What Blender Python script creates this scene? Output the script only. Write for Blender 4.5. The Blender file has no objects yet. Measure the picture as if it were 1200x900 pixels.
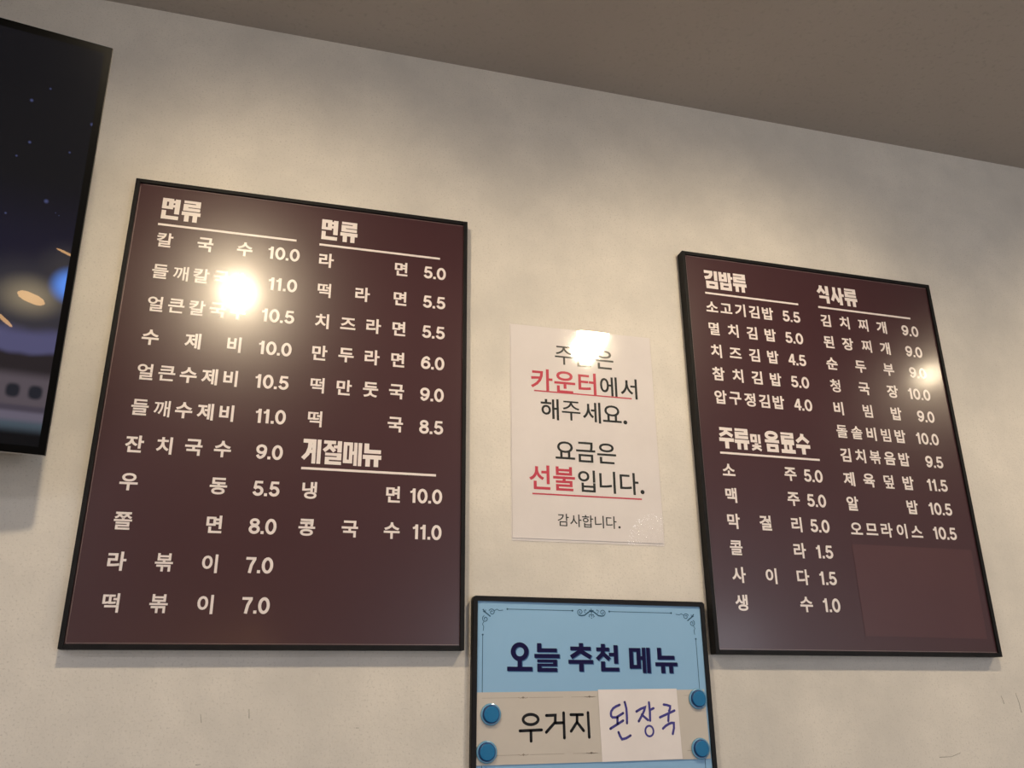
import bpy, math, random
from mathutils import Matrix, Vector, Euler

random.seed(7)
SC = bpy.context.scene
COL = SC.collection

# ---------------------------------------------------------------- camera
cam_data = bpy.data.cameras.new('camera')
cam_data.sensor_width = 36.0
cam_data.lens = 29.8667
cam_data.clip_start = 0.02
camera = bpy.data.objects.new('camera', cam_data)
COL.objects.link(camera)
right = Vector((0.964448, -0.264159, -0.007761))
down = Vector((0.085720, 0.340476, -0.936337))
fwd = Vector((0.249985, 0.902383, 0.351016))
m = Matrix.Identity(4)
for i in range(3):
    m[i][0] = right[i]
    m[i][1] = -down[i]
    m[i][2] = -fwd[i]
m[0][3], m[1][3], m[2][3] = 0.0, -1.48, 1.5
camera.matrix_world = m
SC.camera = camera

# ---------------------------------------------------------------- light and exposure
SC.view_settings.view_transform = 'Standard'
SC.view_settings.look = 'None'
SC.view_settings.gamma = 1.0
SC.view_settings.exposure = 0.0
SC.view_settings.use_curve_mapping = False
world = bpy.data.worlds.new('world')
SC.world = world
world.use_nodes = True
world.node_tree.nodes['Background'].inputs[0].default_value = (0.55, 0.62, 0.75, 1)
world.node_tree.nodes['Background'].inputs[1].default_value = 0.6

X0, X1, Y1, ZC = -3.4, 5.4, -6.6, 2.815      # room: wall with the menus is y = 0


def area(name, loc, rot, sx, sy, power, color):
    l = bpy.data.lights.new(name, 'AREA')
    l.shape = 'RECTANGLE'
    l.size, l.size_y = sx, sy
    l.energy = power
    l.color = color
    o = bpy.data.objects.new(name, l)
    o.location = loc
    o.rotation_euler = rot
    COL.objects.link(o)
    return o


# added fill lights: cool daylight at an unseen shop window, and unseen white panels
area('window_fill_light', (3.3, Y1 + 0.06, 1.25), (math.radians(90), 0, 0), 3.0, 2.1, 90, (0.88, 0.92, 1.0))
area('panel_fill_light', (-2.3, -2.6, ZC - 0.05), (0, 0, 0), 1.1, 0.55, 34, (0.97, 0.96, 1.0))
area('panel_fill_light', (-2.3, -4.8, ZC - 0.05), (0, 0, 0), 1.1, 0.55, 34, (0.97, 0.96, 1.0))

SPOTS = [  # lens position, aim point on the wall, power, colour
    ((-0.170, -0.87, 2.605), (0.0, 0.0, 1.76), 29.5, (1.0, 0.81, 0.55)),
    ((0.925, -0.90, 2.590), (0.90, 0.0, 1.76), 30, (1.0, 0.81, 0.55)),
    ((2.200, -0.90, 2.585), (2.25, 0.0, 1.74), 37, (1.0, 0.81, 0.55)),
]


def spot(loc, aim, power, color):
    l = bpy.data.lights.new('spotlight_beam', 'SPOT')
    l.energy = power
    l.color = color
    l.spot_size = math.radians(110)
    l.spot_blend = 1.0
    l.shadow_soft_size = 0.035
    o = bpy.data.objects.new('spotlight_beam', l)
    o.location = loc
    o.rotation_euler = (Vector(aim) - Vector(loc)).to_track_quat('-Z', 'Y').to_euler()
    COL.objects.link(o)


# ---------------------------------------------------------------- helpers
def tag(o, label=None, cat=None, group=None, kind=None):
    if label: o['label'] = label
    if cat: o['category'] = cat
    if group: o['group'] = group
    if kind: o['kind'] = kind
    return o


def empty(name, loc=(0, 0, 0), rot=(0, 0, 0)):
    o = bpy.data.objects.new(name, None)
    o.empty_display_size = 0.05
    o.location = loc
    o.rotation_euler = rot
    COL.objects.link(o)
    return o


class MB:
    def __init__(self): self.v, self.f, self.s = [], [], []

    def add(self, verts, faces, smooth=False):
        n = len(self.v)
        self.v += [tuple(p) for p in verts]
        for f in faces:
            self.f.append(tuple(n + i for i in f))
            self.s.append(smooth)

    def box(self, x0, x1, y0, y1, z0, z1):
        self.add([(x0, y0, z0), (x1, y0, z0), (x1, y1, z0), (x0, y1, z0), (x0, y0, z1), (x1, y0, z1), (x1, y1, z1), (x0, y1, z1)],
                 [(0, 3, 2, 1), (4, 5, 6, 7), (0, 1, 5, 4), (1, 2, 6, 5), (2, 3, 7, 6), (3, 0, 4, 7)])

    def lathe(self, prof, n=40, axis='y', c=(0, 0, 0), caps=True, smooth=False):
        """prof: list of (radius, along)"""
        vs = []
        for r, a in prof:
            for k in range(n):
                t = 2 * math.pi * k / n
                p = (r * math.cos(t), a, r * math.sin(t)) if axis == 'y' else (r * math.cos(t), r * math.sin(t), a)
                vs.append((p[0] + c[0], p[1] + c[1], p[2] + c[2]))
        fs = []
        for i in range(len(prof) - 1):
            for k in range(n):
                k2 = (k + 1) % n
                fs.append((i * n + k, i * n + k2, (i + 1) * n + k2, (i + 1) * n + k))
        self.add(vs, fs, smooth)
        if caps:
            self.add(vs[:n], [tuple(range(n))])
            self.add(vs[-n:], [tuple(reversed(range(n)))])

    def tube(self, pts, r, n=8):
        pts = [Vector(p) for p in pts]
        vs = []
        for i, p in enumerate(pts):
            d = (pts[min(i + 1, len(pts) - 1)] - pts[max(i - 1, 0)]).normalized()
            a = d.orthogonal().normalized() if i == 0 else (a - d * a.dot(d)).normalized()
            b = d.cross(a)
            for k in range(n):
                t = 2 * math.pi * k / n
                vs.append(p + (a * math.cos(t) + b * math.sin(t)) * r)
        fs = [(i * n + k, i * n + (k + 1) % n, (i + 1) * n + (k + 1) % n, (i + 1) * n + k) for i in range(len(pts) - 1) for k in range(n)]
        fs += [tuple(reversed(range(n))), tuple(range((len(pts) - 1) * n, len(pts) * n))]
        self.add(vs, fs, True)

    def build(self, name, mat, parent=None, bevel=0, weld=False):
        me = bpy.data.meshes.new(name)
        me.from_pydata(self.v, [], self.f)
        me.polygons.foreach_set('use_smooth', self.s)
        me.materials.append(mat)
        me.update()
        o = bpy.data.objects.new(name, me)
        COL.objects.link(o)
        o.parent = parent
        if bevel:
            b = o.modifiers.new('bevel', 'BEVEL')
            b.width = bevel
            b.segments = 3
            b.limit_method = 'ANGLE'
        return o


def mat(name, color, rough=0.5, spec=0.5, metal=0.0, coat=0.0, coat_rough=0.05, emit=None, estr=0.0):
    mt = bpy.data.materials.new(name)
    mt.use_nodes = True
    b = mt.node_tree.nodes['Principled BSDF']
    b.inputs['Base Color'].default_value = (*color, 1)
    b.inputs['Roughness'].default_value = rough
    b.inputs['Specular IOR Level'].default_value = spec
    b.inputs['Metallic'].default_value = metal
    b.inputs['Coat Weight'].default_value = coat
    b.inputs['Coat Roughness'].default_value = coat_rough
    if emit:
        b.inputs['Emission Color'].default_value = (*emit, 1)
        b.inputs['Emission Strength'].default_value = estr
    return mt


def noise_mat(name, c0, c1, scale, rough, bump=0.0, bscale=None, detail=6, spec=0.3, lo=0.35, hi=0.65, c2=None, coat=0, cr=.1, dist=0.001):
    mt = mat(name, c0, rough, spec, coat=coat, coat_rough=cr)
    nt = mt.node_tree
    N, L = nt.nodes, nt.links
    b = N['Principled BSDF']
    tc = N.new('ShaderNodeTexCoord')
    n = N.new('ShaderNodeTexNoise')
    n.inputs['Scale'].default_value = scale
    n.inputs['Detail'].default_value = detail
    n.inputs['Roughness'].default_value = 0.62
    L.new(tc.outputs['Object'], n.inputs['Vector'])
    r = N.new('ShaderNodeValToRGB')
    r.color_ramp.elements[0].position = lo
    r.color_ramp.elements[0].color = (*c0, 1)
    r.color_ramp.elements[1].position = hi
    r.color_ramp.elements[1].color = (*c1, 1)
    L.new(n.outputs['Fac'], r.inputs['Fac'])
    out = r.outputs['Color']
    if c2:      # fine speckle on top
        n3 = N.new('ShaderNodeTexNoise')
        n3.inputs['Scale'].default_value = scale * 70
        n3.inputs['Detail'].default_value = 3
        L.new(tc.outputs['Object'], n3.inputs['Vector'])
        mr = N.new('ShaderNodeMapRange')
        mr.inputs['From Min'].default_value = 0.56
        mr.inputs['From Max'].default_value = 0.74
        L.new(n3.outputs['Fac'], mr.inputs['Value'])
        mx = N.new('ShaderNodeMix')
        mx.data_type = 'RGBA'
        L.new(mr.outputs['Result'], mx.inputs['Factor'])
        L.new(out, mx.inputs['A'])
        mx.inputs['B'].default_value = (*c2, 1)
        out = mx.outputs['Result']
    L.new(out, b.inputs['Base Color'])
    if bump:
        n2 = N.new('ShaderNodeTexNoise')
        n2.inputs['Scale'].default_value = bscale or scale * 10
        n2.inputs['Detail'].default_value = 5
        L.new(tc.outputs['Object'], n2.inputs['Vector'])
        bp = N.new('ShaderNodeBump')
        bp.inputs['Strength'].default_value = bump
        bp.inputs['Distance'].default_value = dist
        L.new(n2.outputs['Fac'], bp.inputs['Height'])
        L.new(bp.outputs['Normal'], b.inputs['Normal'])
    return mt


# ---------------------------------------------------------------- materials
M = {}
M['wall'] = noise_mat('cream_plaster', (0.555, 0.525, 0.485), (0.695, 0.65, 0.59), 4.2, 0.85, 0.35, 130, detail=9, lo=.3, hi=.62, c2=(0.52, 0.485, 0.44))
M['ceiling'] = noise_mat('greige_ceiling', (0.45, 0.40, 0.36), (0.50, 0.45, 0.405), 1.6, 0.9, 0.25, 160, c2=(0.42, 0.375, 0.335))
M['floor'] = noise_mat('grey_floor', (0.22, 0.20, 0.18), (0.30, 0.28, 0.25), 3, 0.5)
M['frame'] = noise_mat('black_frame', (0.008, 0.008, 0.009), (0.013, 0.012, 0.013), 30, 0.5, spec=0.12)
M['board'] = noise_mat('maroon_panel', (0.049, 0.0175, 0.0225), (0.055, 0.0205, 0.0255), 2.0, 0.30, 0.10, 900, spec=0.45, coat=0.25, cr=0.13, dist=0.0002)
M['patch'] = noise_mat('maroon_film', (0.066, 0.022, 0.026), (0.074, 0.026, 0.030), 3.0, 0.36, 0.08, 700, spec=0.45, coat=0.2, cr=0.15, dist=0.0002)
M['edge'] = mat('panel_edge_glint', (0.20, 0.145, 0.14), 0.35)  # pale colour stands in for the glint along the panel edge
M['print'] = mat('off_white_print', (0.76, 0.69, 0.67), 0.32, 0.45, coat=0.25, coat_rough=0.13)
M['paper'] = noise_mat('notice_paper', (0.68, 0.635, 0.63), (0.72, 0.675, 0.67), 8, 0.8)
M['dark_ink'] = mat('dark_grey_ink', (0.030, 0.033, 0.033), 0.8, spec=0.1)
M['red_ink'] = mat('crimson_ink', (0.48, 0.022, 0.055), 0.6)
M['blue'] = noise_mat('sky_blue_sheet', (0.235, 0.43, 0.65), (0.25, 0.445, 0.67), 4, 0.6)
M['navy'] = mat('navy_ink', (0.010, 0.009, 0.055), 0.8, spec=0.1)
M['blue_shade'] = mat('steel_blue_ink', (0.03, 0.12, 0.30), 0.6)
M['orn'] = mat('slate_blue_ink', (0.035, 0.095, 0.17), 0.8, spec=0.1)
M['strip'] = noise_mat('strip_paper', (0.52, 0.475, 0.43), (0.55, 0.505, 0.455), 6, 0.75)
M['strip_orn'] = mat('faded_ornament_ink', (0.33, 0.28, 0.235), 0.7)
M['note'] = noise_mat('note_paper', (0.72, 0.67, 0.66), (0.76, 0.71, 0.70), 10, 0.8, 0.15, 60)
M['black_ink'] = mat('black_ink', (0.005, 0.004, 0.005), 0.5, spec=.2)
M['marker'] = mat('violet_marker_ink', (0.03, 0.018, 0.22), 0.5)
M['magnet'] = mat('blue_magnet_cap', (0.004, 0.14, 0.33), 0.5, spec=0.3)
M['magnet_rim'] = mat('pale_blue_magnet_rim', (0.10, 0.29, 0.46), 0.3, coat=0.3)
M['magnet_side'] = mat('dark_blue_magnet_side', (0.006, 0.06, 0.19), 0.35)
M['tv_black'] = mat('television_bezel', (0.002, 0.002, 0.002), 0.35, spec=0.06)
M['tv_rim'] = mat('television_metal_rim', (0.11, 0.10, 0.09), 0.5, metal=0.5)
M['tv_line'] = mat('television_trim', (0.35, 0.33, 0.31), 0.35, metal=0.8)
M['tv_back'] = mat('television_back', (0.02, 0.02, 0.021), 0.6)
M['steel'] = mat('bracket_steel', (0.08, 0.08, 0.085), 0.45, metal=0.8)
M['lamp_body'] = mat('lamp_body', (0.02, 0.02, 0.02), 0.4)
M['lens'] = mat('lit_lens', (0.8, 0.7, 0.5), 0.5, emit=(1.0, 0.82, 0.58), estr=40)
M['bulb'] = mat('lit_bulb', (0.9, 0.6, 0.3), 0.5, emit=(1.0, 0.55, 0.22), estr=60)
M['panel_lit'] = mat('lit_fill_panel', (0.9, 0.9, 0.9), 0.5, emit=(0.95, 0.96, 1.0), estr=2.5)
M['alu'] = mat('aluminium', (0.45, 0.45, 0.46), 0.4, metal=0.9)
M['scuff'] = mat('scuff_grey', (0.36, 0.335, 0.30), 0.9)

# window glass and laminate film: clear sheet with a glossy surface


def film_mat(name, rough, facing_boost, bump):
    mt = bpy.data.materials.new(name)
    mt.use_nodes = True
    nt = mt.node_tree
    N, L = nt.nodes, nt.links
    N.remove(N['Principled BSDF'])
    tr = N.new('ShaderNodeBsdfTransparent')
    gl = N.new('ShaderNodeBsdfGlossy')
    gl.inputs['Roughness'].default_value = rough
    fr = N.new('ShaderNodeFresnel')
    fr.inputs['IOR'].default_value = 1.5
    ml = N.new('ShaderNodeMath')
    ml.operation = 'MULTIPLY'
    ml.inputs[1].default_value = facing_boost
    ml.use_clamp = True
    L.new(fr.outputs[0], ml.inputs[0])
    mx = N.new('ShaderNodeMixShader')
    if bump: mx.inputs[0].default_value = 0.055
    else: L.new(ml.outputs[0], mx.inputs[0])
    L.new(tr.outputs[0], mx.inputs[1])
    L.new(gl.outputs[0], mx.inputs[2])
    L.new(mx.outputs[0], N['Material Output'].inputs[0])
    if bump:
        tc = N.new('ShaderNodeTexCoord')
        n2 = N.new('ShaderNodeTexNoise')
        n2.inputs['Scale'].default_value = 110
        n2.inputs['Detail'].default_value = 3
        L.new(tc.outputs['Object'], n2.inputs['Vector'])
        # crinkled only in the lower right corner of the film
        ds = N.new('ShaderNodeVectorMath')
        ds.operation = 'DISTANCE'
        ds.inputs[1].default_value = (0.135, -0.003, 0.0)
        L.new(tc.outputs['Object'], ds.inputs[0])
        mr = N.new('ShaderNodeMapRange')
        mr.inputs['From Min'].default_value = 0.02
        mr.inputs['From Max'].default_value = 0.065
        mr.inputs['To Min'].default_value = 1.0
        mr.inputs['To Max'].default_value = 0.0012
        L.new(ds.outputs['Value'], mr.inputs['Value'])
        bp = N.new('ShaderNodeBump')
        bp.inputs['Distance'].default_value = 0.02
        L.new(mr.outputs['Result'], bp.inputs['Strength'])
        L.new(n2.outputs['Fac'], bp.inputs['Height'])
        L.new(bp.outputs['Normal'], gl.inputs['Normal'])
        L.new(bp.outputs['Normal'], fr.inputs['Normal'])
    return mt


M['film'] = film_mat('laminate_film', 0.06, 1.2, True)
M['glass'] = film_mat('window_glass', 0.0, 1.0, False)

# ---------------------------------------------------------------- room
def struct(name, mb, mt, parent=None):
    o = mb.build(name, mt, parent)
    if parent is None:
        o['kind'] = 'structure'
    return o


b = MB(); b.box(X0, X1, 0, 0.12, 0, ZC); wall_back = struct('wall_back', b, M['wall'])
b = MB(); b.box(X0 - .12, X1 + .12, Y1 - .12, 0.12, ZC, ZC + 0.1); struct('ceiling', b, M['ceiling'])
b = MB(); b.box(X0 - .12, X1 + .12, Y1 - .12, 0.12, -0.1, 0); struct('floor', b, M['floor'])
b = MB(); b.box(X0 - 0.12, X0, Y1 - .12, 0.12, 0, ZC); struct('wall_left', b, M['wall'])
b = MB(); b.box(X1, X1 + 0.12, Y1 - .12, 0.12, 0, ZC); struct('wall_right', b, M['wall'])
WX0, WX1, WZ0, WZ1 = 1.8, 4.8, 0.2, 2.3
b = MB()
b.box(X0, WX0, Y1 - .12, Y1, 0, ZC); b.box(WX1, X1, Y1 - .12, Y1, 0, ZC)
b.box(WX0, WX1, Y1 - .12, Y1, 0, WZ0); b.box(WX0, WX1, Y1 - .12, Y1, WZ1, ZC)
struct('wall_front', b, M['wall'])
win = empty('added_window_1', ((WX0 + WX1) / 2, Y1 - 0.06, WZ0)); win['kind'] = 'structure'  # unseen window, added to carry the cool fill and the board sheen
hw, hh = (WX1 - WX0) / 2, WZ1 - WZ0
b = MB()
b.box(-hw, hw, -.03, .03, 0, .06); b.box(-hw, hw, -.03, .03, hh - .06, hh)
for x in (-hw, -.03, hw - .06): b.box(x, x + .06, -.03, .03, .06, hh - .06)
b.build('window_frame', M['alu'], win)
for x0, x1 in ((-hw + .06, -.03), (.03, hw - .06)):
    b = MB(); b.box(x0, x1, -.004, .004, .06, hh - .06); b.build('pane', M['glass'], win)

# faint scuffs on the plaster (x, z points on the wall, metres)
for pts in ([(-.0919, 1.4868), (-.0893, 1.4745)], [(-.0207, 1.4935), (-.0200, 1.486), (-.0194, 1.4798)], [(.146, 1.4639), (.1514, 1.4638)],
            [(-.0911, 1.4155), (-.0838, 1.4160)], [(1.4512, 1.5101), (1.455, 1.492), (1.456, 1.4734)], [(1.2445, 1.3967), (1.272, 1.397), (1.2943, 1.4035)], [(1.415, 1.505), (1.418, 1.49)]):
    b = MB(); b.tube([(x, -0.0001, z) for x, z in pts], 0.0005, 5); b.build('scuff_mark', M['scuff'], wall_back)

# ---------------------------------------------------------------- lettering
# glyph = list of strokes: ('r',x0,y0,x1,y1) bar, ('l',w,[pts]) stroke with square ends, ('o',cx,cy,rx,ry,w) ring; millimetres
RIEUL = [('r', 1, 38.6, 30, 44), ('r', 21.5, 30.5, 30, 44), ('r', 0.5, 30.5, 30, 36.8), ('r', .5, 22.5, 9, 36.8), ('r', .5, 22.5, 30, 28.8)]
HEAVY = {
    '면': [('r', 0, 22, 7.5, 44), ('r', 11, 22, 19, 44), ('r', 0, 22, 19, 28), ('r', 0, 37, 19, 44), ('r', 22, 12.5, 30.5, 43.5), ('r', 18, 35, 23, 40.5), ('r', 18, 26, 23, 31.5), ('r', .5, .5, 8, 18.5), ('r', .5, .5, 30, 8)],
    '류': RIEUL + [('r', -1, 13, 31.5, 20.6), ('r', 4, 0, 12, 14), ('r', 18.5, 0, 26.5, 14)],
    '계': [('r', 1, 36.5, 17, 43.5), ('l', 7, [(13, 41), (12.5, 28), (9, 17), (1.5, 8)]), ('r', 13, 28.5, 18, 34), ('r', 10.5, 18.5, 18, 24.5), ('r', 16.5, 0, 23, 43.5), ('r', 25, 0, 31.5, 43.5)],
    '절': [('r', 1, 37, 21.5, 43), ('l', 6.5, [(12, 39), (9, 31), (1.5, 24)]), ('l', 6.5, [(10, 34), (20, 24)]), ('r', 18, 29.5, 25, 35), ('r', 24.5, 22.5, 32, 43), ('r', 4, 15.7, 32, 20.8), ('r', 24, 8.5, 32, 20.8), ('r', 4, 8.5, 32, 13.6), ('r', 4, 0, 11, 13.6), ('r', 4, 0, 32, 6)],
    '메': [('r', 0, 4, 6.5, 42), ('r', 10, 4, 16, 42), ('r', 0, 4, 16, 10.5), ('r', 0, 36, 16, 42), ('r', 15, 20, 20, 26), ('r', 18.2, 0, 24, 42), ('r', 25.8, 0, 32, 42)],
    '뉴': [('r', 1, 24, 9.5, 42), ('r', 1, 24, 30.5, 31), ('r', -1, 13.5, 31.5, 21.2), ('r', 4, 0, 12, 14.5), ('r', 18.5, 0, 26.5, 14.5)],
    '김': [('r', 0, 36, 20, 43), ('l', 7.5, [(16.8, 41), (16.3, 34), (12, 27.5), (1, 24.5)]), ('r', 23, 20, 31, 43), ('r', 3, 0, 10.5, 18), ('r', 23, 0, 31, 18), ('r', 3, 0, 31, 7), ('r', 3, 11, 31, 18)],
    '밥': [('r', 0, 20.5, 7.5, 43), ('r', 12, 20.5, 19.5, 43), ('r', 0, 20.5, 19.5, 27), ('r', 0, 31.5, 19.5, 38), ('r', 21.5, 19, 28.7, 43), ('r', 28, 28, 33, 34), ('r', 2, 0, 9.5, 18.5), ('r', 22, 0, 29.5, 18.5), ('r', 2, 0, 29, 7), ('r', 2, 11, 29, 17)],
    '식': [('l', 7.5, [(9.5, 43), (8.5, 35), (1, 25)]), ('l', 7.5, [(9, 36), (18.5, 24.5)]), ('r', 20.5, 20, 28.5, 43), ('r', 3, 11.5, 28.5, 18), ('r', 20.5, 0, 28.5, 18)],
    '사': [('l', 7.5, [(8.5, 43), (8.5, 26), (1, 9)]), ('l', 7.5, [(9, 27), (19, 7)]), ('r', 19.5, 0, 27.3, 43), ('r', 27, 21.5, 32.5, 28)],
    '주': [('r', 1, 37.5, 29.5, 43.8), ('l', 7, [(16, 39), (12, 32), (1, 26.5)]), ('l', 7, [(14, 35), (29, 26.5)]), ('r', -1, 14.5, 31.5, 22), ('r', 11, 0, 19.7, 15.5)],
    '및': [('r', 0, 21.5, 6.5, 43), ('r', 11.5, 21.5, 18, 43), ('r', 0, 21.5, 18, 28), ('r', 0, 36.5, 18, 43), ('r', 21, 19, 28, 43), ('r', 10.5, 15.5, 20, 19.5), ('r', 3, 9.5, 28, 15), ('l', 6, [(15, 12), (11, 6), (2, 1.5)]), ('l', 6, [(15, 9), (28, 1.5)])],
    '음': [('o', 15, 35, 11.5, 6.3, 7), ('r', -1, 19.5, 31.5, 26), ('r', 2, 0, 9.5, 17), ('r', 21, 0, 28.7, 17), ('r', 2, 0, 28.5, 6.3), ('r', 2, 10.7, 28.5, 17)],
    '료': [(k, a, 8 + b_ * .82, c, 8 + d * .82) for k, a, b_, c, d in RIEUL] + [('r', 5.5, 6, 13, 22 + 5), ('r', 17.5, 6, 25, 27), ('r', -1, 0, 31.5, 8), ('r', 0, 21, 30, 27)],
    '수': [('l', 7.5, [(15.5, 44), (14, 36), (1.5, 26)]), ('l', 7.5, [(15, 37), (29, 26)]), ('r', -1, 13, 31.5, 20.8), ('r', 11, 0, 19.7, 14)],
}
HEAVY['료'] = [('r', 1, 39.5, 30, 44), ('r', 22, 32.5, 30, 44), ('r', .5, 32.5, 30, 38), ('r', .5, 25.5, 8.5, 38), ('r', .5, 25.5, 30, 31), ('r', 6, 6, 13, 13), ('r', 5.8, 12, 13, 20), ('r', 17.5, 6, 24.7, 20), ('r', .5, 17.5, 30, 23.5), ('r', -1, 0, 31.5, 8)]
HEAVY['료'] = [('r', 1, 39.2, 30, 44), ('r', 22, 31.6, 30, 44), ('r', .5, 31.6, 30, 37.2), ('r', .5, 18, 8.5, 37.2), ('r', .5, 18, 30, 24.5 + 5), ('r', 6, 7, 13, 18.5), ('r', 17.5, 7, 24.7, 18.5), ('r', -1, 0, 31.5, 8)]
TITLE = {
    '오': [('o', 23, 34.5, 12.2, 12.5, 8.4), ('r', 19, 7, 27, 20), ('r', 0, 0, 46, 7.8)],
    '늘': [('r', 4, 35, 12, 51), ('r', 4, 35, 41, 42), ('r', -1, 24.3, 46, 31.8), ('r', 4, 16.8, 41, 22), ('r', 33.5, 9.8, 41, 22), ('r', 4, 9.8, 41, 14.6), ('r', 4, 0, 12, 14.6), ('r', 4, 0, 41, 7)],
    '추': [('r', 19.5, 44, 27.5, 51.5), ('r', 3, 38, 42, 45), ('l', 8, [(23, 40), (20, 35.5), (4, 25.5)]), ('l', 8, [(22, 37), (42, 25.5)]), ('r', -1, 13.8, 46, 21), ('r', 19, 0, 27.5, 15)],
    '천': [('r', 9, 44, 17, 51), ('r', 0, 37.5, 25, 44.5), ('l', 7.5, [(13.5, 40), (11, 32), (1, 22.5)]), ('l', 7.5, [(13, 33), (25, 22.5)]), ('r', 24, 28.5, 34, 35), ('r', 33.5, 15, 41.5, 49), ('r', 8, 1, 16, 19), ('r', 8, 1, 43, 8)],
    '메': [('r', 0, 8, 8, 46), ('r', 14.5, 8, 22.5, 46), ('r', 0, 8, 22.5, 15), ('r', 0, 39, 22.5, 46), ('r', 22, 24, 27, 31), ('r', 25.5, 0, 32.5, 47), ('r', 34.3, 0, 41.5, 47)],
    '뉴': [('r', 4, 25, 12, 47), ('r', 4, 25, 38, 32.5), ('r', -1, 13, 43, 20), ('r', 10, 0, 18, 13.5), ('r', 26, 0, 34, 13.5)],
}


def arc(cx, cy, rx, ry, a0, a1, n=16):
    return [(cx + rx * math.cos(math.radians(a0 + (a1 - a0) * i / n)), cy + ry * math.sin(math.radians(a0 + (a1 - a0) * i / n))) for i in range(n + 1)]


SIX = [('o', 9, 8.6, 6.6, 6.3, 4.8), ('l', 4.8, arc(11.8, 11, 9.3, 12.7, 185, 95, 9) + [(13.6, 22.2), (15.6, 18.8)])]
DIGIT = {
    '0': [('o', 9, 13, 6.7, 10.9, 4.9)],
    '1': [('r', 4.5, 0, 9.6, 26), ('l', 3.8, [(.2, 19.3), (4.2, 20.2), (6.8, 24.5)])],
    '4': [('r', 10.3, 0, 15, 26), ('l', 4.2, [(11.5, 25), (2.6, 8)]), ('r', .6, 5.8, 17.8, 10)],
    '5': [('r', 3.6, 21.7, 16.4, 26), ('l', 4.2, [(5.2, 24), (3.6, 12.4)]), ('l', 4.9, arc(9, 8.8, 6.6, 6.5, 150, -165, 18))],
    '6': SIX,
    '7': [('r', 1, 21.6, 17, 26), ('l', 4.9, [(14.8, 23), (10, 13), (7.6, 0)])],
    '8': [('o', 9, 19.4, 5.7, 4.5, 4.5), ('o', 9, 7.7, 6.6, 5.5, 4.8)],
    '9': [(s[0], 18 - s[1], 26 - s[2], *s[3:]) if s[0] == 'o' else ('l', s[1], [(18 - x, 26 - y) for x, y in s[2]]) for s in SIX],
    '.': [('r', 0, 0, 5, 5)],
}
ADV = {'1': 13.2, '.': 7.0, '4': 19.0}


def stroke_faces(mb, pts, w, X, closed=False, round_caps=False):
    """flat ribbon along pts; X maps (u,v) in mm to a 3-D point"""
    n = len(pts)
    L_, R_ = [], []
    for i in range(n):
        if closed:
            p0, p2 = pts[(i - 1) % n], pts[(i + 1) % n]
        else:
            p0, p2 = pts[max(i - 1, 0)], pts[min(i + 1, n - 1)]
        p1 = pts[i]

        def un(a, c):
            d = math.hypot(c[0] - a[0], c[1] - a[1]) or 1
            return ((c[0] - a[0]) / d, (c[1] - a[1]) / d)
        d0 = un(p0, p1) if p0 != p1 else un(p1, p2)
        d1 = un(p1, p2) if p1 != p2 else d0
        nx, ny = -(d0[1] + d1[1]), d0[0] + d1[0]
        k = math.hypot(nx, ny) or 1
        nx, ny = nx / k, ny / k
        co = max(0.45, nx * -d0[1] + ny * d0[0])
        h = w / 2 / co
        L_.append((p1[0] + nx * h, p1[1] + ny * h))
        R_.append((p1[0] - nx * h, p1[1] - ny * h))
    vs = [X(*p) for p in L_] + [X(*p) for p in R_]
    m_ = n if closed else n - 1
    mb.add(vs, [(i, n + i, n + (i + 1) % n, (i + 1) % n) for i in range(m_)])
    if round_caps:
        for c in (pts[0], pts[-1]) if not closed else ():
            mb.add([X(*q) for q in arc(c[0], c[1], w / 2, w / 2, 0, 360, 12)[:-1]], [tuple(range(12))])


def glyph(mb, g, X0_):
    for k_, s in enumerate(g):
        dy = -0.000012 * k_          # overlapping strokes a hair apart
        X = lambda a, c: (lambda q: (q[0], q[1] + dy, q[2]))(X0_(a, c))
        if s[0] == 'r':
            _, x0, y0, x1, y1 = s
            mb.add([X(x0, y0), X(x1, y0), X(x1, y1), X(x0, y1)], [(0, 1, 2, 3)])
        elif s[0] == 'l':
            stroke_faces(mb, s[2], s[1], X)
        else:
            _, cx, cy, rx, ry, w = s
            stroke_faces(mb, arc(cx, cy, rx, ry, 0, 360, 32)[:-1], w, X, closed=True)


_cache = {}


def font_glyph(ch, off):
    """outline of one character from Blender's built-in interface font: verts in em, faces, bounding box"""
    key = (ch, off)
    if key not in _cache:
        cu = bpy.data.curves.new('glyph', 'FONT')
        cu.body = ch
        cu.offset = off
        cu.resolution_u = 4
        ob = bpy.data.objects.new('glyph', cu)
        COL.objects.link(ob)
        bpy.context.view_layer.update()
        me = bpy.data.meshes.new_from_object(ob)
        bpy.data.objects.remove(ob)
        vs = [(v.co.x, v.co.y) for v in me.vertices]
        fs = [tuple(p.vertices) for p in me.polygons]
        xs, ys = [v[0] for v in vs], [v[1] for v in vs]
        _cache[key] = (vs, fs, ((min(xs) + max(xs)) / 2, (min(ys) + max(ys)) / 2, min(xs), max(xs)))
        bpy.data.meshes.remove(me)
        bpy.data.curves.remove(cu)
    return _cache[key]


def put_char(mb, ch, u, v, sx, sy, y, off):
    """character centred at (u, v) mm on the plane at depth y (metres)"""
    vs, fs, (cx, cy, _, _) = font_glyph(ch, off)
    mb.add([((u + (x - cx) * sx) / 1000, y, (v + (z - cy) * sy) / 1000) for x, z in vs], fs)


def plane_map(u0, v0, sx, sy, y):
    return lambda a, c: ((u0 + a * sx) / 1000, y, (v0 + c * sy) / 1000)


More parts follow.
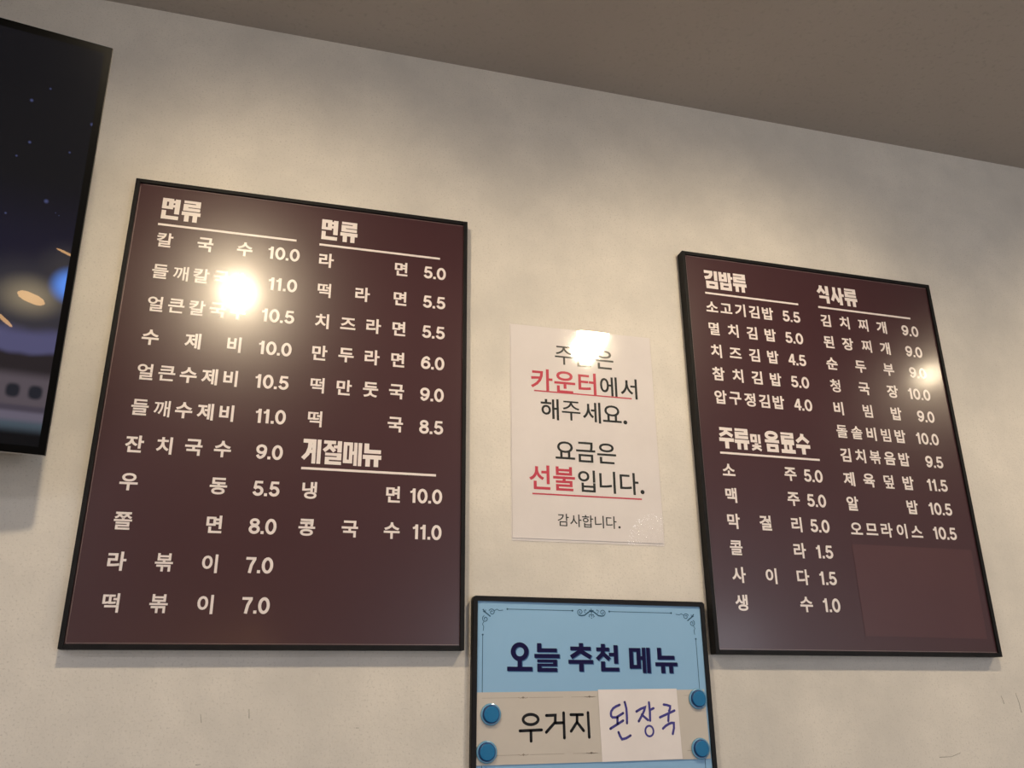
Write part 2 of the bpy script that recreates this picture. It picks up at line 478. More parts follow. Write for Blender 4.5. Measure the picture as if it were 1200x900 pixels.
def put_number(mb, s, u_right, v_mid, y, k=1.0):
    wd = sum(ADV.get(c, 19.6) for c in s) - 1.6
    u = u_right - wd * k
    for c in s:
        glyph(mb, DIGIT[c], plane_map(u, v_mid - 13 * k, k, k, y))
        u += ADV.get(c, 19.6) * k


DENSE = set('볶떡쫄뚝덮솥돌콜청들칼얼큰멸찌빔')

# ---------------------------------------------------------------- menu boards


def menu_board(label, cx, cz, w, h, roll, depth, heads, rows, nums_right):
    t = empty('menu_board', (cx, 0, cz - h / 2), (0, -roll, 0))
    tag(t, label, 'menu board', 'maroon menu boards on the wall')
    hw_ = w / 2
    yf = -depth
    fw_ = 0.0075
    # frame: four profile rails
    for (x0, x1, z0, z1) in ((-hw_, -hw_ + fw_, 0, h), (hw_ - fw_, hw_, 0, h), (-hw_ + fw_, hw_ - fw_, 0, fw_), (-hw_ + fw_, hw_ - fw_, h - fw_, h)):
        b = MB(); b.box(x0, x1, yf, -0.0005, z0, z1)
        b.build('frame_rail', M['frame'], t, bevel=0.0008)
    b = MB(); b.box(-hw_ + fw_, hw_ - fw_, yf + .0042, -0.001, fw_, h - fw_)
    b.build('panel', M['board'], t)
    # edge of the acrylic panel, its bright glint painted as a pale strip
    e = 0.0009
    ye = yf + .0036
    b = MB()
    ins = fw_ + .0012
    b.box(-hw_ + ins, hw_ - ins, ye, ye + .0007, ins, ins + e)
    b.box(-hw_ + ins, -hw_ + ins + e, ye, ye + .0007, ins, h - ins - .004)
    b.box(-hw_ + ins + .004, hw_ - ins, ye, ye + .0007, h - ins - e, h - ins)
    o = b.build('panel_edge', M['edge'], t); o['label'] = 'pale edge of the panel with its glint painted in'
    yt = yf + .0040
    for chars, (lu0, lv), (lu1, _) in heads:
        b = MB()
        for ch, u, v, sx, sy in chars:
            gw = 31 * sx
            glyph(b, HEAVY[ch], plane_map(u - gw / 2, v - 22 * sy, sx, sy, yt))
        b.build('heading', M['print'], t)
        b = MB(); b.box(lu0 / 1000, lu1 / 1000, yt, yt + .0001, (lv - 2.1) / 1000, (lv + 2.1) / 1000)
        b.build('underline', M['print'], t)
    for name, (u0, v0), (u1, v1), price, ur in rows:
        b = MB()
        n = len(name)
        for i, ch in enumerate(name):
            f = i / (n - 1)
            put_char(b, ch, u0 + (u1 - u0) * f, v0 + (v1 - v0) * f, 31.5, 31.0, yt, 0.012 if ch == '깨' else 0.019 if ch in DENSE else 0.0265)
        b.build('dish_name', M['print'], t)
        b = MB(); put_number(b, price, ur, (v0 + v1) / 2 - .5, yt, 0.985)
        b.build('price', M['print'], t)
    return t


def H(text, u0, v, pitch, lu0, lv, lu1, sx=1.0, sy=1.0):
    return ([(c, u0 + pitch * i, v, sx, sy) for i, c in enumerate(text)], (lu0, lv), (lu1, lv))


def rows_of(names, u0, u1, v0, pitch, ur):
    return [(n, (u0, v0 - pitch * i), (u1, v0 - pitch * i), pr, ur) for i, (n, pr) in enumerate(names)]


L_rows = rows_of([('칼국수', '10.0'), ('들깨칼국수', '11.0'), ('얼큰칼국수', '10.5'), ('수제비', '10.0'), ('얼큰수제비', '10.5'), ('들깨수제비', '11.0'),
                  ('잔치국수', '9.0'), ('우동', '5.5'), ('쫄면', '8.0'), ('라볶이', '7.0'), ('떡볶이', '7.0')], -247.2, -108.8, 707.3, 63.85, -10.3)
L_rows += rows_of([('라면', '5.0'), ('떡라면', '5.5'), ('치즈라면', '5.5'), ('만두라면', '6.0'), ('떡만둣국', '9.0'), ('떡국', '8.5')], 39.3, 181.0, 703.8, 63.0, 268.5)
L_rows += rows_of([('냉면', '10.0'), ('콩국수', '11.0')], 39.0, 181.8, 260.8, 63.6, 268.8)
L_heads = [H('면류', -245, 772, 36, -262.7, 738.3, -18.3), H('면류', 41.6, 769.8, 36.5, 24.2, 736.3, 256.3),
           H('계절메뉴', 37.5, 330, 35, 22.4, 299, 257)]
menu_board('dark maroon menu board with black frame, left of the white notice, near the television',
           0.0068, 1.9940, 0.6213, 0.8259, 0.0042, 0.022, L_heads, L_rows, None)

R_rows = rows_of([('소고기김밥', '5.5'), ('멸치김밥', '5.0'), ('치즈김밥', '4.5'), ('참치김밥', '5.0'), ('압구정김밥', '4.0')], -254.6, -121.4, 705.0, 50.9, -42.0)
R_rows += rows_of([('소주', '5.0'), ('맥주', '5.0'), ('막걸리', '5.0'), ('콜라', '1.5'), ('사이다', '1.5'), ('생수', '1.0')], -252.6, -114.2, 348.6, 51.2, -40.2)
R_rows += rows_of([('김치찌개', '9.0'), ('된장찌개', '9.0'), ('순두부', '9.0'), ('청국장', '10.0'), ('비빔밥', '9.0'), ('돌솥비빔밥', '10.0'),
                   ('김치볶음밥', '9.5'), ('제육덮밥', '11.5'), ('알밥', '10.5'), ('오므라이스', '10.5')], 22.2, 166.0, 705.5, 51.2, 263.6)
R_heads = [H('김밥류', -250.5, 770.6, 34.3, -267.3, 736.8, -42.2), H('식사류', 27.5, 770.6, 34.8, 8.4, 737, 248.9),
           ([('주', -250.4, 414.6, 1, 1), ('류', -216.2, 414.6, 1, 1), ('및', -184.0, 410.2, .82, .8), ('음', -147.5, 414.5, 1, 1), ('료', -111.4, 414.3, 1, 1), ('수', -76.0, 414.3, 1, 1)], (-267.8, 383.0), (-41.3, 383.0))]
rb = menu_board('dark maroon menu board right of the white notice, reddish film over its lower right corner',
                1.0996, 1.9933, 0.6323, 0.8299, -0.003, 0.023, R_heads, R_rows, None)
b = MB()
b.add([(.0059, -.0193, .2126), (.2929, -.0193, .2124), (.2903, -.0193, .0342), (.0070, -.0193, .0359)], [(3, 2, 1, 0)])
o = b.build('cover_film', M['patch'], rb); o['label'] = 'reddish maroon film stuck over the lower right of the panel'

# ---------------------------------------------------------------- laminated notice
nt_ = empty('laminated_notice', (0.5568, 0, 1.9889 - .2145), (0, -0.0023, 0))
tag(nt_, 'white laminated notice with dark grey and crimson writing between the two maroon boards', 'notice')


def sheet(name, mt, parent, x0, x1, z0, z1, yfun, nx=24, nz=32, thick=0.0003):
    b_ = MB()
    vs = [(x0 + (x1 - x0) * i / nx, yfun(i / nx, j / nz), z0 + (z1 - z0) * j / nz) for j in range(nz + 1) for i in range(nx + 1)]
    fs = [(j * (nx + 1) + i, j * (nx + 1) + i + 1, (j + 1) * (nx + 1) + i + 1, (j + 1) * (nx + 1) + i) for j in range(nz) for i in range(nx)]
    b_.add(vs, fs, True)
    o_ = b_.build(name, mt, parent)
    if thick:
        s_ = o_.modifiers.new('thickness', 'SOLIDIFY')
        s_.thickness = thick
        s_.offset = 1
    return o_


b = MB(); b.box(-.1485, .1485, -.0020, -.0008, .0045, .4245); b.build('paper', M['paper'], nt_)
YP = -.0022
big, red, small = 46.5, 51.0, 25.8
PT = [('주', -38.8, 370.8, big, 0), ('문', 3.2, 370.0, big, 0), ('은', 46.6, 370.0, big, 0),
      ('카', -86.5, 314.2, red, 1), ('운', -39.2, 314.2, red, 1), ('터', 7.9, 314.2, red, 1), ('에', 52.9, 312.5, big, 0), ('서', 96.2, 312.2, big, 0),
      ('해', -71.4, 255.6, big, 0), ('주', -27.9, 255.6, big, 0), ('세', 14.6, 255.5, big, 0), ('요', 57.1, 256.0, big, 0), ('.', 84.3, 240.5, 60, 0),
      ('요', -43.0, 175.1, big, 0), ('금', -1.3, 174.0, big, 0), ('은', 41.5, 174.0, big, 0),
      ('선', -95.0, 119.7, red, 1), ('불', -46.8, 119.3, red, 1), ('입', -1.7, 117.3, big, 0), ('니', 40.4, 117.1, big, 0), ('다', 84.9, 117.0, big, 0), ('.', 111.4, 102.0, 60, 0),
      ('감', -51.0, 41.1, small, 0), ('사', -26.6, 40.6, small, 0), ('합', -3.2, 40.4, small, 0), ('니', 20.0, 40.3, small, 0), ('다', 43.9, 40.3, small, 0), ('.', 59.9, 31.8, 33, 0)]
for nm, isred, mk in (('lettering', 0, 'dark_ink'), ('lettering', 1, 'red_ink')):
    b = MB()
    for ch, u, v, em, r in PT:
        if r == isred:
            put_char(b, ch, u, v, em, em, YP, 0.016 if r else 0.003 if ch == '주' else (0.011 if em > 30 else 0.006))
    if isred:
        b.box(-.1025, .1014, YP - .0001, YP, .2902, .2928)
        b.box(-.1099, .1091, YP - .0001, YP, .0864, .0892)
    o = b.build(nm, M[mk], nt_)
    o['label'] = 'crimson words and underlines' if isred else 'dark grey words'


def film_y(a, c):
    edge = max(0, abs(a - .5) - .42) * .004 + max(0, abs(c - .5) - .44) * .004
    bowl = .0013 * (1 - math.exp(-(((a - .56) * .3 / .075) ** 2 + ((c - .93) * .43 / .06) ** 2) / 2))
    bowl += .0015 * math.exp(-(((a - .19) * .3 / .012) ** 2 + ((c - .535) * .43 / .018) ** 2) / 2)
    return -.0029 - bowl - .0002 * math.sin(2.2 * math.pi * a + .6) * math.sin(3.1 * math.pi * c + .4) - edge * .3 - .00006 * math.sin(31 * a + 5 * c) * math.sin(29 * c - 4 * a)


sheet('laminate', M['film'], nt_, -.15005, .15005, 0, .429, film_y, 90, 126, 0)
# clear border of the laminate pouch, back layer
b = MB(); b.box(-.15005, .15005, -.0008, -.0004, 0, .429); o = b.build('backing', M['paper'], nt_)

# ---------------------------------------------------------------- blue recommendation board
BX, BZ, BW, BH = 0.5500, 1.0786, 0.4392, 0.594
bb = empty('recommendation_board', (BX, 0, BZ), (0, 0.0044, 0))
tag(bb, 'light blue framed sheet with navy title and scroll border at the bottom centre', 'sign')
fw_, yf = .0085, -.0155


def rounded_frame(mb, w, h, r, fw, y0, y1, n=6):
    def loop(w_, h_, r_, z_):
        pts = []
        for cx, cz, a in ((w_ / 2 - r_, h_ - r_ + z_, 0), (-w_ / 2 + r_, h_ - r_ + z_, 90), (-w_ / 2 + r_, r_ + z_, 180), (w_ / 2 - r_, r_ + z_, 270)):
            for k in range(n + 1):
                t_ = math.radians(a + 90 * k / n)
                pts.append((cx + r_ * math.cos(t_), cz + r_ * math.sin(t_)))
        return pts
    o_, i_ = loop(w, h, r, 0), loop(w - 2 * fw, h - 2 * fw, .0006, fw)
    N_ = len(o_)
    ch = .0012
    oc = loop(w - 2 * ch, h - 2 * ch, max(r - ch, .0005), ch)
    vs = [(x, y1, z) for x, z in o_] + [(x, y0 + ch, z) for x, z in o_] + [(x, y0, z) for x, z in oc] + [(x, y0, z) for x, z in i_] + [(x, y1, z) for x, z in i_]
    fs = []
    for k in range(5):
        for i in range(N_):
            j = (i + 1) % N_
            fs.append((k * N_ + i, k * N_ + j, ((k + 1) % 5) * N_ + j, ((k + 1) % 5) * N_ + i))
    mb.add(vs, fs)


b = MB(); rounded_frame(b, BW, BH, .006, fw_, yf, -.0003); b.build('frame', M['frame'], bb)
b = MB(); b.box(-BW / 2 + fw_, BW / 2 - fw_, -.0121, -.001, fw_, BH - fw_); b.build('blue_sheet', M['blue'], bb)
yt = -.0124
centers = [('오', -135.9, 493.6, 46), ('늘', -86.9, 492.8, 45), ('추', -25.4, 493.6, 45), ('천', 24.8, 493.2, 43), ('메', 85.8, 491.6, 42), ('뉴', 136.3, 491.6, 42)]
for nm, mk, du, dv, yy in (('title_shade', 'blue_shade', 1.5, -1.2, yt), ('title', 'navy', 0, 0, yt - .0002)):
    b = MB()
    for ch, u, v, w_ in centers:
        glyph(b, TITLE[ch], plane_map(u - w_ * .97 / 2 + du, v - 25 * .92 + dv, .97, .92, yy))
    b.build(nm, M[mk], bb)


def spiral(cx, cy, r, a0, turns, sgn, n=28):
    return [(cx + (r * (1 - .8 * i / n)) * math.cos(a0 + sgn * turns * 2 * math.pi * i / n), cy + (r * (1 - .8 * i / n)) * math.sin(a0 + sgn * turns * 2 * math.pi * i / n)) for i in range(n + 1)]


Xo = lambda a, c: (a / 1000, yt, c / 1000)


def diamond(mb, u, v, r=2.0, X=Xo):
    mb.add([X(u - r, v), X(u, v - r), X(u + r, v), X(u, v + r)], [(0, 1, 2, 3)])


b = MB()
for (p, q) in (((-157.6, 572.8), (-38.2, 572.8)), ((31.5, 572.9), (152.3, 572.9)), ((-201.3, 529.3), (-201.3, 64.5)), ((198.0, 528.1), (198.0, 64.5)),
               ((-157.6, 21), (-38.2, 21)), ((31.5, 21), (152.3, 21))):
    stroke_faces(b, [p, q], 1.0, Xo)
    for c in (p, q): diamond(b, *c)
b.build('border_line', M['orn'], bb)
for sx, sy, cu, cv in ((1, 1, -201.4, 571.7), (-1, 1, 197.4, 571.7), (1, -1, -201.4, 22), (-1, -1, 197.4, 22)):
    b = MB()
    T_ = lambda pts: [(cu + sx * x, cv - sy * y) for x, y in pts]
    stroke_faces(b, T_(spiral(16, 4.5, 5.6, math.radians(200), 1.4, 1)), 1.25, Xo)
    stroke_faces(b, T_(spiral(4.5, 16, 5.6, math.radians(250), 1.4, -1)), 1.25, Xo)
    stroke_faces(b, T_([(0, 0), (4, 5), (9, 8.5), (13.5, 12)]), 2.0, Xo)
    stroke_faces(b, T_([(0, 4), (4.5, 5), (5, 0.5)]), 1.0, Xo)
    stroke_faces(b, T_([(20.5, 2), (25, -.5), (29, 1.8), (36, .8)]), 1.0, Xo)
    stroke_faces(b, T_([(2, 20.5), (-.5, 25), (1.8, 29), (.8, 36)]), 1.0, Xo)
    b.build('corner_scroll', M['orn'], bb)
for vs_, cv in ((1, 570.2), (-1, 23.5)):
    b = MB()
    cu = -2.6
    for s in (1, -1):
        T_ = lambda pts: [(cu + s * x, cv + vs_ * y) for x, y in pts]
        stroke_faces(b, T_(spiral(21, 0.5, 5.6, math.radians(-60), 1.35, 1)), 1.25, Xo)
        stroke_faces(b, T_([(24, -4.6), (19, -5.6), (13, -4.8), (8, -1), (3, 2.2), (0, 2.6)]), 2.2, Xo)
        stroke_faces(b, T_([(12, -1), (13.5, 3.5), (10.5, 5), (9.8, 2.5)]), 1.0, Xo)
        stroke_faces(b, T_([(1, -4), (3.5, -3.2), (5, -6.5), (3, -8)]), 1.1, Xo)
        stroke_faces(b, T_([(1, 3.5), (4.5, 4)]), 1.3, Xo)
    stroke_faces(b, [(cu, cv + vs_ * 7), (cu, cv - vs_ * 7)], 1.3, Xo)
    diamond(b, cu, cv - vs_ * 9.5, 1.2)
    b.build('centre_scroll', M['orn'], bb)

# printed strip held by the magnets, own thing
st = empty('paper_strip', (BX, 0, BZ), (0, 0.0044, 0))
tag(st, 'pale grey paper strip with three black syllables across the blue board, under the magnets', 'paper strip')
b = MB()
y0, y1 = -.0131, -.0137
cs = [(-.2137, .4365), (.2060, .4414), (.2085, .3281), (-.2132, .3249)]
b.add([(x, y1, z) for x, z in cs] + [(x, y0, z) for x, z in cs], [(3, 2, 1, 0), (4, 5, 6, 7), (0, 1, 5, 4), (1, 2, 6, 5), (2, 3, 7, 6), (3, 0, 4, 7)])
b.build('paper', M['strip'], st)
UGJ = [[(-46.8, 401.0), (-25.7, 400.9)], [(-35.7, 400.6), (-36.0, 389.2), (-47.0, 375.0)], [(-36.0, 389.2), (-24.6, 375.6)], [(-15.9, 404.2), (-14.9, 365.2)],
       [(-90.4, 400.0), (-74.4, 400.4), (-75.0, 389.5), (-90.9, 373.9)], [(-74.6, 388.2), (-61.0, 388.4)], [(-59.7, 404.1), (-59.2, 364.7)],
       [(-136.7, 376.5), (-99.2, 377.6)], [(-117.8, 377.0), (-117.6, 360.6)]]
Xs = lambda a, c: (a / 1000, -.0139, c / 1000)
b = MB()
for g in UGJ: stroke_faces(b, g, 4.8, Xs, round_caps=True)
stroke_faces(b, arc(-118, 394, 13.2, 7.9, 0, 360, 32)[:-1], 4.8, Xs, closed=True)
b.build('lettering', M['black_ink'], st)
b = MB()
for vv, tilt in ((427.5, 2.2), (339.5, 1.2)):
    for u0, u1 in ((-202, -140), (-120, -60), (-45, 0), (165, 200)):
        f = lambda u: vv + (u + 200) / 200 * tilt
        stroke_faces(b, [(u0, f(u0)), (u1, f(u1))], .55, Xs)
    for u in (-131, -12):
        stroke_faces(b, [(u - 9, f(u) + .5), (u - 4, f(u) - .8), (u, f(u) + 1), (u + 4, f(u) - .8), (u + 9, f(u) + .5)], .9, Xs)
        diamond(b, u, f(u), 2.2, Xs)
b.build('faded_border', M['strip_orn'], st)['label'] = 'very faint grey scroll border'

# handwritten note, own thing
hn = empty('handwritten_note', (BX, 0, BZ), (0, 0.0044, 0))
tag(hn, 'white paper square handwritten in violet marker, stuck over the pale grey strip', 'note')
b = MB()
nx, nz = 10, 8
c4 = [(.0037, .4411), (.1517, .4428), (.1545, .3286), (.0068, .3266)]


def note_y(x, z):
    return -.0144 - .018 * max(0, x - .09) ** 1.5 * 1.5


vs = []
for j in range(nz + 1):
    for i in range(nx + 1):
        a, c = i / nx, j / nz
        tx = c4[3][0] * (1 - a) * (1 - c) + c4[2][0] * a * (1 - c) + c4[1][0] * a * c + c4[0][0] * (1 - a) * c
        tz = c4[3][1] * (1 - a) * (1 - c) + c4[2][1] * a * (1 - c) + c4[1][1] * a * c + c4[0][1] * (1 - a) * c
        vs.append((tx, note_y(tx, tz), tz))
b.add(vs, [(j * (nx + 1) + i, j * (nx + 1) + i + 1, (j + 1) * (nx + 1) + i + 1, (j + 1) * (nx + 1) + i) for j in range(nz) for i in range(nx)], False)
o = b.build('paper', M['note'], hn)
s_ = o.modifiers.new('thickness', 'SOLIDIFY'); s_.thickness = .0002; s_.offset = -1
HAND = [[(42.4, 416.3), (36, 414), (30.3, 410.8), (26.5, 406), (25.6, 402.3), (26, 398.5), (28.2, 396.3), (35.1, 396.2), (41, 399), (48.2, 403.0)], [(37.4, 396), (36.9, 386.0)],
        [(23.5, 378.2), (47.6, 391.0)], [(52.1, 420.7), (54.6, 410.7), (54.9, 398), (54.6, 386.7)], [(38.2, 372.5), (41, 366), (44.1, 361.4), (52, 363), (60.0, 367.1)],
        [(73.1, 405.4), (81, 409.5), (89.5, 412.3), (87.8, 407), (84.9, 401.9), (76.6, 389.6)], [(82.8, 400.2), (93.8, 391.5)], [(97.5, 420.1), (98.3, 405.3), (97.8, 390.6)], [(98.9, 407.9), (105.5, 410.5)],
        [(125.2, 416.5), (131, 415.8), (137.2, 413.8), (136.8, 410), (134.6, 406.0)], [(116.6, 395.7), (144.8, 406.5)], [(133.6, 401.6), (131.9, 389.5)],
        [(121.0, 377.5), (126, 381.5), (133.0, 385.2), (138, 386.6), (142.2, 386.3), (141.8, 378), (138.9, 368.8)]]
Xh = lambda a, c: (a / 1000, note_y(a / 1000, c / 1000) - .00035, c / 1000)
b = MB()
for g in HAND: stroke_faces(b, g, 4.1, Xh, round_caps=True)
stroke_faces(b, arc(95.4, 373.8, 7.6, 8.4, 0, 360, 26)[:-1], 3.3, Xh, closed=True)
b.build('handwriting', M['marker'], hn)

# round magnets
mag = empty('round_magnet')
b = MB(); b.lathe([(.0168, 0), (.0174, -.0012), (.0172, -.0028), (.0155, -.0036)], 48); b.build('rim', M['magnet_rim'], mag)
b = MB(); b.lathe([(.0150, -.0036), (.0134, -.0038), (.0134, -.0070), (.0126, -.0076)], 48, caps=False); b.build('collar', M['magnet_side'], mag)
b = MB(); b.lathe([(.0126, -.0076), (.0118, -.0082), (.0060, -.0084), (.0002, -.0085)], 48, caps=False); b.build('cap', M['magnet'], mag)
spots_m = [(-185.3, 403.2, 'round blue magnet at the upper left of the grey strip'), (-192.2, 346.0, 'round blue magnet at the lower left of the grey strip'),
           (193.5, 424.9, 'round blue magnet at the upper right of the grey strip'), (191.2, 343.7, 'round blue magnet at the lower right of the grey strip')]
for i, (u, v, lb) in enumerate(spots_m):
    if i == 0:
        r = mag
    else:
        r = mag.copy(); COL.objects.link(r)
        for ch in list(mag.children):
            c = ch.copy(); COL.objects.link(c); c.parent = r
    r.location = (BX + u / 1000, -.0138, BZ + v / 1000)
    tag(r, lb, 'magnet', 'blue magnets holding the paper strip')

# ---------------------------------------------------------------- television
U = Vector((math.cos(math.radians(9.805)), math.sin(math.radians(9.805)), 0))
N0 = U.cross(Vector((0, 0, 1))).normalized()
TI = math.radians(16.096)
V = (Vector((0, 0, 1)) * math.cos(TI) + N0 * math.sin(TI)).normalized()
NF = U.cross(V).normalized()                 # towards the room
TW, TH = 1.125, 0.65
base = Vector((-.351, -.097, 1.855)) - U * (TW / 2)
tv = empty('television')
mt_ = Matrix.Identity(4)
for i in range(3):
    mt_[i][0] = U[i]; mt_[i][1] = -NF[i]; mt_[i][2] = V[i]; mt_[i][3] = base[i]
tv.matrix_world = mt_
tag(tv, 'black flat television tilted forward at the left edge, showing a dark starry picture', 'television')
# local frame: x right, y towards the wall, z up
hw_ = TW / 2
b = MB(); b.box(-hw_, hw_, 0.0, .003, 0, TH); o = b.build('bezel', M['tv_black'], tv, bevel=.0006)
b = MB()
for (x0, x1, z0, z1) in ((-hw_ - .0006, hw_ + .0006, -.0008, .0015), (-hw_ - .0006, hw_ + .0006, TH - .0015, TH + .0003), (-hw_ - .0006, -hw_, 0, TH), (hw_ - .0002, hw_ + .0006, 0, TH)):
    b.box(x0, x1, .0032, .0105, z0, z1)
b.build('rim', M['tv_rim'], tv)['label'] = 'thin brushed metal rim'
b = MB(); b.box(-hw_, hw_, -.0006, .0006, -.0010, .0002); b.box(-hw_ + .002, hw_ - .002, .0185, .0200, -.0010, .0006)
b.build('lower_trim', M['tv_line'], tv)
b = MB(); b.box(-hw_ + .002, hw_ - .002, .001, .0195, .0002, .020); b.build('chin', M['tv_black'], tv)
b = MB(); b.box(-hw_ + .004, hw_ - .004, .003, .0115, .003, TH - .003); b.box(-hw_ + .16, hw_ - .16, .0112, .042, .05, TH - .20); b.build('back_cover', M['tv_back'], tv, bevel=.004)
# screen picture: dark sky above, hull with a row of round windows below
sm = bpy.data.materials.new('television_picture')
sm.use_nodes = True
nt = sm.node_tree
NN, LL = nt.nodes, nt.links
pb = NN['Principled BSDF']
pb.inputs['Base Color'].default_value = (.004, .004, .005, 1)
pb.inputs['Roughness'].default_value = .22
pb.inputs['Specular IOR Level'].default_value = .05
pb.inputs['Coat Weight'].default_value = .2
pb.inputs['Coat Roughness'].default_value = .01
tc = NN.new('ShaderNodeTexCoord')
sep = NN.new('ShaderNodeSeparateXYZ')
LL.new(tc.outputs['Object'], sep.inputs[0])
px, pz = sep.outputs['X'], sep.outputs['Z']


def mth(op, a, c=None, clamp=False):
    n = NN.new('ShaderNodeMath'); n.operation = op; n.use_clamp = clamp
    for i, q in enumerate((a, c)):
        if q is None: continue
        if isinstance(q, (int, float)): n.inputs[i].default_value = q
        else: LL.new(q, n.inputs[i])
    return n.outputs[0]


def smooth(v, a, c, t0=0.0, t1=1.0):
    n = NN.new('ShaderNodeMapRange'); n.interpolation_type = 'SMOOTHSTEP'
    LL.new(v, n.inputs['Value'])
    n.inputs['From Min'].default_value, n.inputs['From Max'].default_value = a, c
    n.inputs['To Min'].default_value, n.inputs['To Max'].default_value = t0, t1
    return n.outputs[0]


def blend(base_, f, col):
    n = NN.new('ShaderNodeMix'); n.data_type = 'RGBA'
    LL.new(f, n.inputs['Factor'])
    if isinstance(base_, tuple): n.inputs['A'].default_value = (*base_, 1)
    else: LL.new(base_, n.inputs['A'])
    if isinstance(col, tuple): n.inputs['B'].default_value = (*col, 1)
    else: LL.new(col, n.inputs['B'])
    return n.outputs['Result']


def blob(x, z, r, soft=1.0, asp=1.0):
    dx = mth('MULTIPLY', mth('SUBTRACT', px, hw_ + x), asp)
    dz = mth('SUBTRACT', pz, z)
    d = mth('SQRT', mth('ADD', mth('MULTIPLY', dx, dx), mth('MULTIPLY', dz, dz)))
    return smooth(d, r * (1 - soft), r, 1.0, 0.0)


c = blend((.0045, .0045, .006), smooth(pz, .43, .30), (.007, .0065, .018))
wz = NN.new('ShaderNodeTexNoise'); wz.inputs['Scale'].default_value = 9; wz.inputs['Detail'].default_value = 2
LL.new(tc.outputs['Object'], wz.inputs['Vector'])
wob = mth('MULTIPLY', mth('SUBTRACT', wz.outputs['Fac'], .5), .05)
pw = mth('ADD', pz, wob)
c = blend(c, smooth(pz, .30, .20), (.026, .024, .034))
c = blend(c, blob(-.058, .238, .080, 1, .75), (.038, .036, .042))  # this and the next blob: glow around the mirrored pendant, painted into the picture
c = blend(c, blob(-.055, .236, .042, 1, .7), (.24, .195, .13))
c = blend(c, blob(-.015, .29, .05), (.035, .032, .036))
c = blend(c, smooth(pw, .195, .175), (.075, .072, .15))
c = blend(c, blob(-.004, .262, .034, .75), (.10, .26, .80))
c = blend(c, smooth(pw, .160, .148), (.017, .013, .015))
c = blend(c, smooth(pz, .128, .108), (.085, .068, .080))
# windows of the hull: repeated along x
xr = mth('SUBTRACT', mth('MODULO', mth('ADD', px, 5.0 - hw_ + .0515), .030), .015)
zr = mth('MULTIPLY', mth('SUBTRACT', pz, .0925), .9)
x2, z2 = mth('MULTIPLY', xr, xr), mth('MULTIPLY', zr, zr)
d4 = mth('POWER', mth('ADD', mth('POWER', x2, 1.35), mth('POWER', z2, 1.35)), 1 / 2.7)
c = blend(c, smooth(d4, .0060, .0125, 1, 0), (.012, .013, .019))
c = blend(c, smooth(pz, .075, .068), (.055, .045, .062))
c = blend(c, smooth(pz, .066, .058), (.115, .10, .135))
c = blend(c, smooth(pz, .054, .042), (.055, .075, .095))
c = blend(c, smooth(pz, .044, .026), (.003, .003, .0035))
for x, z, r in ((-.097, .535, .0045), (-.090, .47, .004), (-.104, .445, .003), (-.011, .52, .005), (-.055, .385, .006), (-.105, .355, .003), (-.035, .468, .003), (-.075, .56, .003), (-.04, .37, .0015), (-.035, .367, .0015),
                (-.20, .5, .004), (-.31, .42, .005), (-.45, .55, .004), (-.6, .38, .004), (-.75, .5, .005), (-.9, .45, .004)):
    c = blend(c, blob(x, z, r * .8), (.055, .065, .16))
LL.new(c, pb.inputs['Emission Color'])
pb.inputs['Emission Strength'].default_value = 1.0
b = MB()
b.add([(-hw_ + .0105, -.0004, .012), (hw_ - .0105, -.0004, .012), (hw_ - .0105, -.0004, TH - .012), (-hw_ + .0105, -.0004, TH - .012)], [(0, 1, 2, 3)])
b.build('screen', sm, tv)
# bracket from wall to television back
bk = MB()
wall_pt = base + V * .32 - NF * .042
bk2 = mt_.inverted()
def wl(x, y, z): return tuple(bk2 @ Vector((x, y, z)))
cx_, cz_ = wall_pt.x, wall_pt.z
pl = MB()
vsb = [wl(cx_ + sx * .10, yy, cz_ + sz * .12) for yy in (-.001, -.012) for sx, sz in ((-1, -1), (1, -1), (1, 1), (-1, 1))]
pl.add(vsb, [(0, 1, 2, 3), (7, 6, 5, 4), (0, 4, 5, 1), (1, 5, 6, 2), (2, 6, 7, 3), (3, 7, 4, 0)])
arm_end = (0, .042, .32)
pl.tube([wl(cx_, -.01, cz_), tuple((Vector(wl(cx_, -.01, cz_)) + Vector(arm_end)) / 2), arm_end], .018, 12)
pl.box(-.11, .11, .041, .047, .24, .40)
pl.build('wall_bracket', M['steel'], tv)

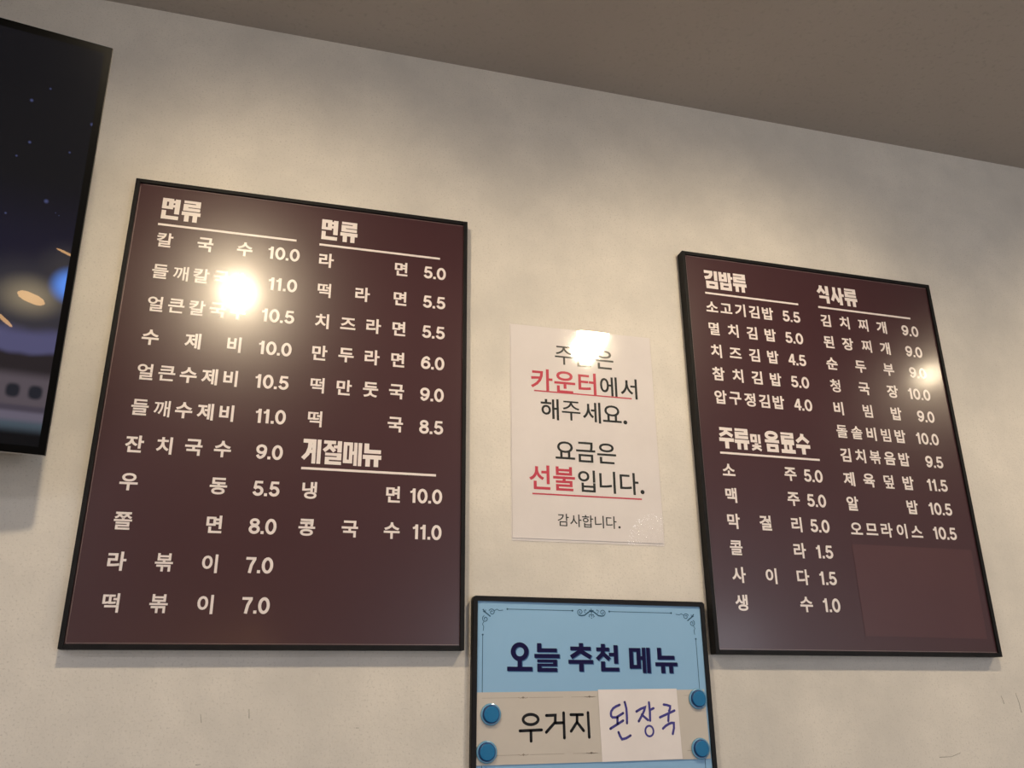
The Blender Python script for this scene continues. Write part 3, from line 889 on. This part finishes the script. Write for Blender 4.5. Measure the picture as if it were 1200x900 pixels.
# ---------------------------------------------------------------- lamps of the room (above the frame)
rail = MB(); rail.box(-1.3, 3.3, -.93, -.895, ZC - .03, ZC - .0005)
tr_ = rail.build('lamp_track', M['lamp_body']); tag(tr_, 'black track fixed to the ceiling above the frame', 'track')
for i, (loc, aim, power, colr) in enumerate(SPOTS):
    d = (Vector(aim) - Vector(loc)).normalized()
    t = empty('track_spotlight', (loc[0], -.912, ZC - .03))
    tag(t, ['black track spotlight above the left maroon board', 'black track spotlight above the white notice', 'black track spotlight right of the right maroon board'][i], 'spotlight', 'spotlights on the ceiling track')
    q = d.to_track_quat('Y', 'Z').to_matrix()
    off = Vector(loc) - t.location
    def headpart(prof, name, mt, caps):
        b_ = MB(); b_.lathe(prof, 32, caps=caps)
        b_.v = [tuple(q @ Vector(p) + off) for p in b_.v]
        return b_.build(name, mt, t)
    headpart([(.046, -.015), (.046, -.09), (.040, -.105), (.012, -.108)], 'housing', M['lamp_body'], False)
    headpart([(.0445, -.02), (.0445, -.021)], 'lens', M['lens'], True)
    b = MB(); b.tube([(0, 0, 0), (0, 0, -.07), tuple(q @ Vector((0, -.07, 0)) + off)], .008, 10); b.build('stem', M['lamp_body'], t)
    spot(tuple(Vector(loc)), aim, power, colr)

for (x, y) in ((-2.3, -2.6), (-2.3, -4.8)):  # unseen panels added behind the viewer to raise the neutral fill
    t = empty('ceiling_fill_panel', (x, y, ZC - .03))
    tag(t, 'square white fill panel added on the ceiling behind the viewer, %s row' % ('near' if y > -3 else 'far'), 'lamp', 'added fill panels behind the viewer')
    b = MB(); b.box(-.6, .6, -.3, .3, .0, .0295); b.build('frame', M['alu'], t)
    b = MB(); b.box(-.56, .56, -.26, .26, -.003, 0); b.build('diffuser', M['panel_lit'], t)

# slim pendant lamps deep in the room, mirrored in the television


def tv_mirror(u, v, dist):
    """point seen in the television at (u from its right edge, v from its bottom), dist metres in front of it"""
    P = base + U * (TW / 2 + u) + V * v
    d_ = (P - Vector((0, -1.48, 1.5))).normalized()
    r_ = d_ - 2 * d_.dot(NF) * NF
    return P + r_ * dist


for k, (a, c, r, dist) in enumerate((((-.031, .316), (-.001, .3065), .006, 3.2), ((-.072, .2395), (-.034, .228), .022, 3.0), ((-.096, .205), (-.071, .186), .008, 2.8))):
    p0, p1 = tv_mirror(*a, dist), tv_mirror(*c, dist)
    mid = (p0 + p1) / 2
    t = empty('pendant_lamp', (mid.x, mid.y, ZC))
    tag(t, ['slim amber tube pendant farthest from the wall, mirrored highest in the television', 'thick amber tube pendant mirrored in the middle of the television', 'slim amber tube pendant nearest the wall, mirrored lowest in the television'][k], 'lamp', 'amber pendants deep in the room')
    b = MB()
    dd = (p1 - p0).normalized()
    pts, L0 = [], (p1 - p0).length
    qd = dd.to_track_quat('Y', 'Z').to_matrix()
    b.lathe([(r * .15, -L0 / 2), (r * .7, -L0 * .4), (r, -L0 * .2), (r, L0 * .2), (r * .7, L0 * .4), (r * .15, L0 / 2)], 20)
    b.v = [tuple(qd @ Vector(p) + mid - t.location) for p in b.v]
    b.build('bulb', M['bulb'], t)
    b = MB(); b.tube([(0, 0, 0), tuple(mid - t.location + Vector((0, 0, r * .6)))], .0012, 6); b.build('cord', M['lamp_body'], t)
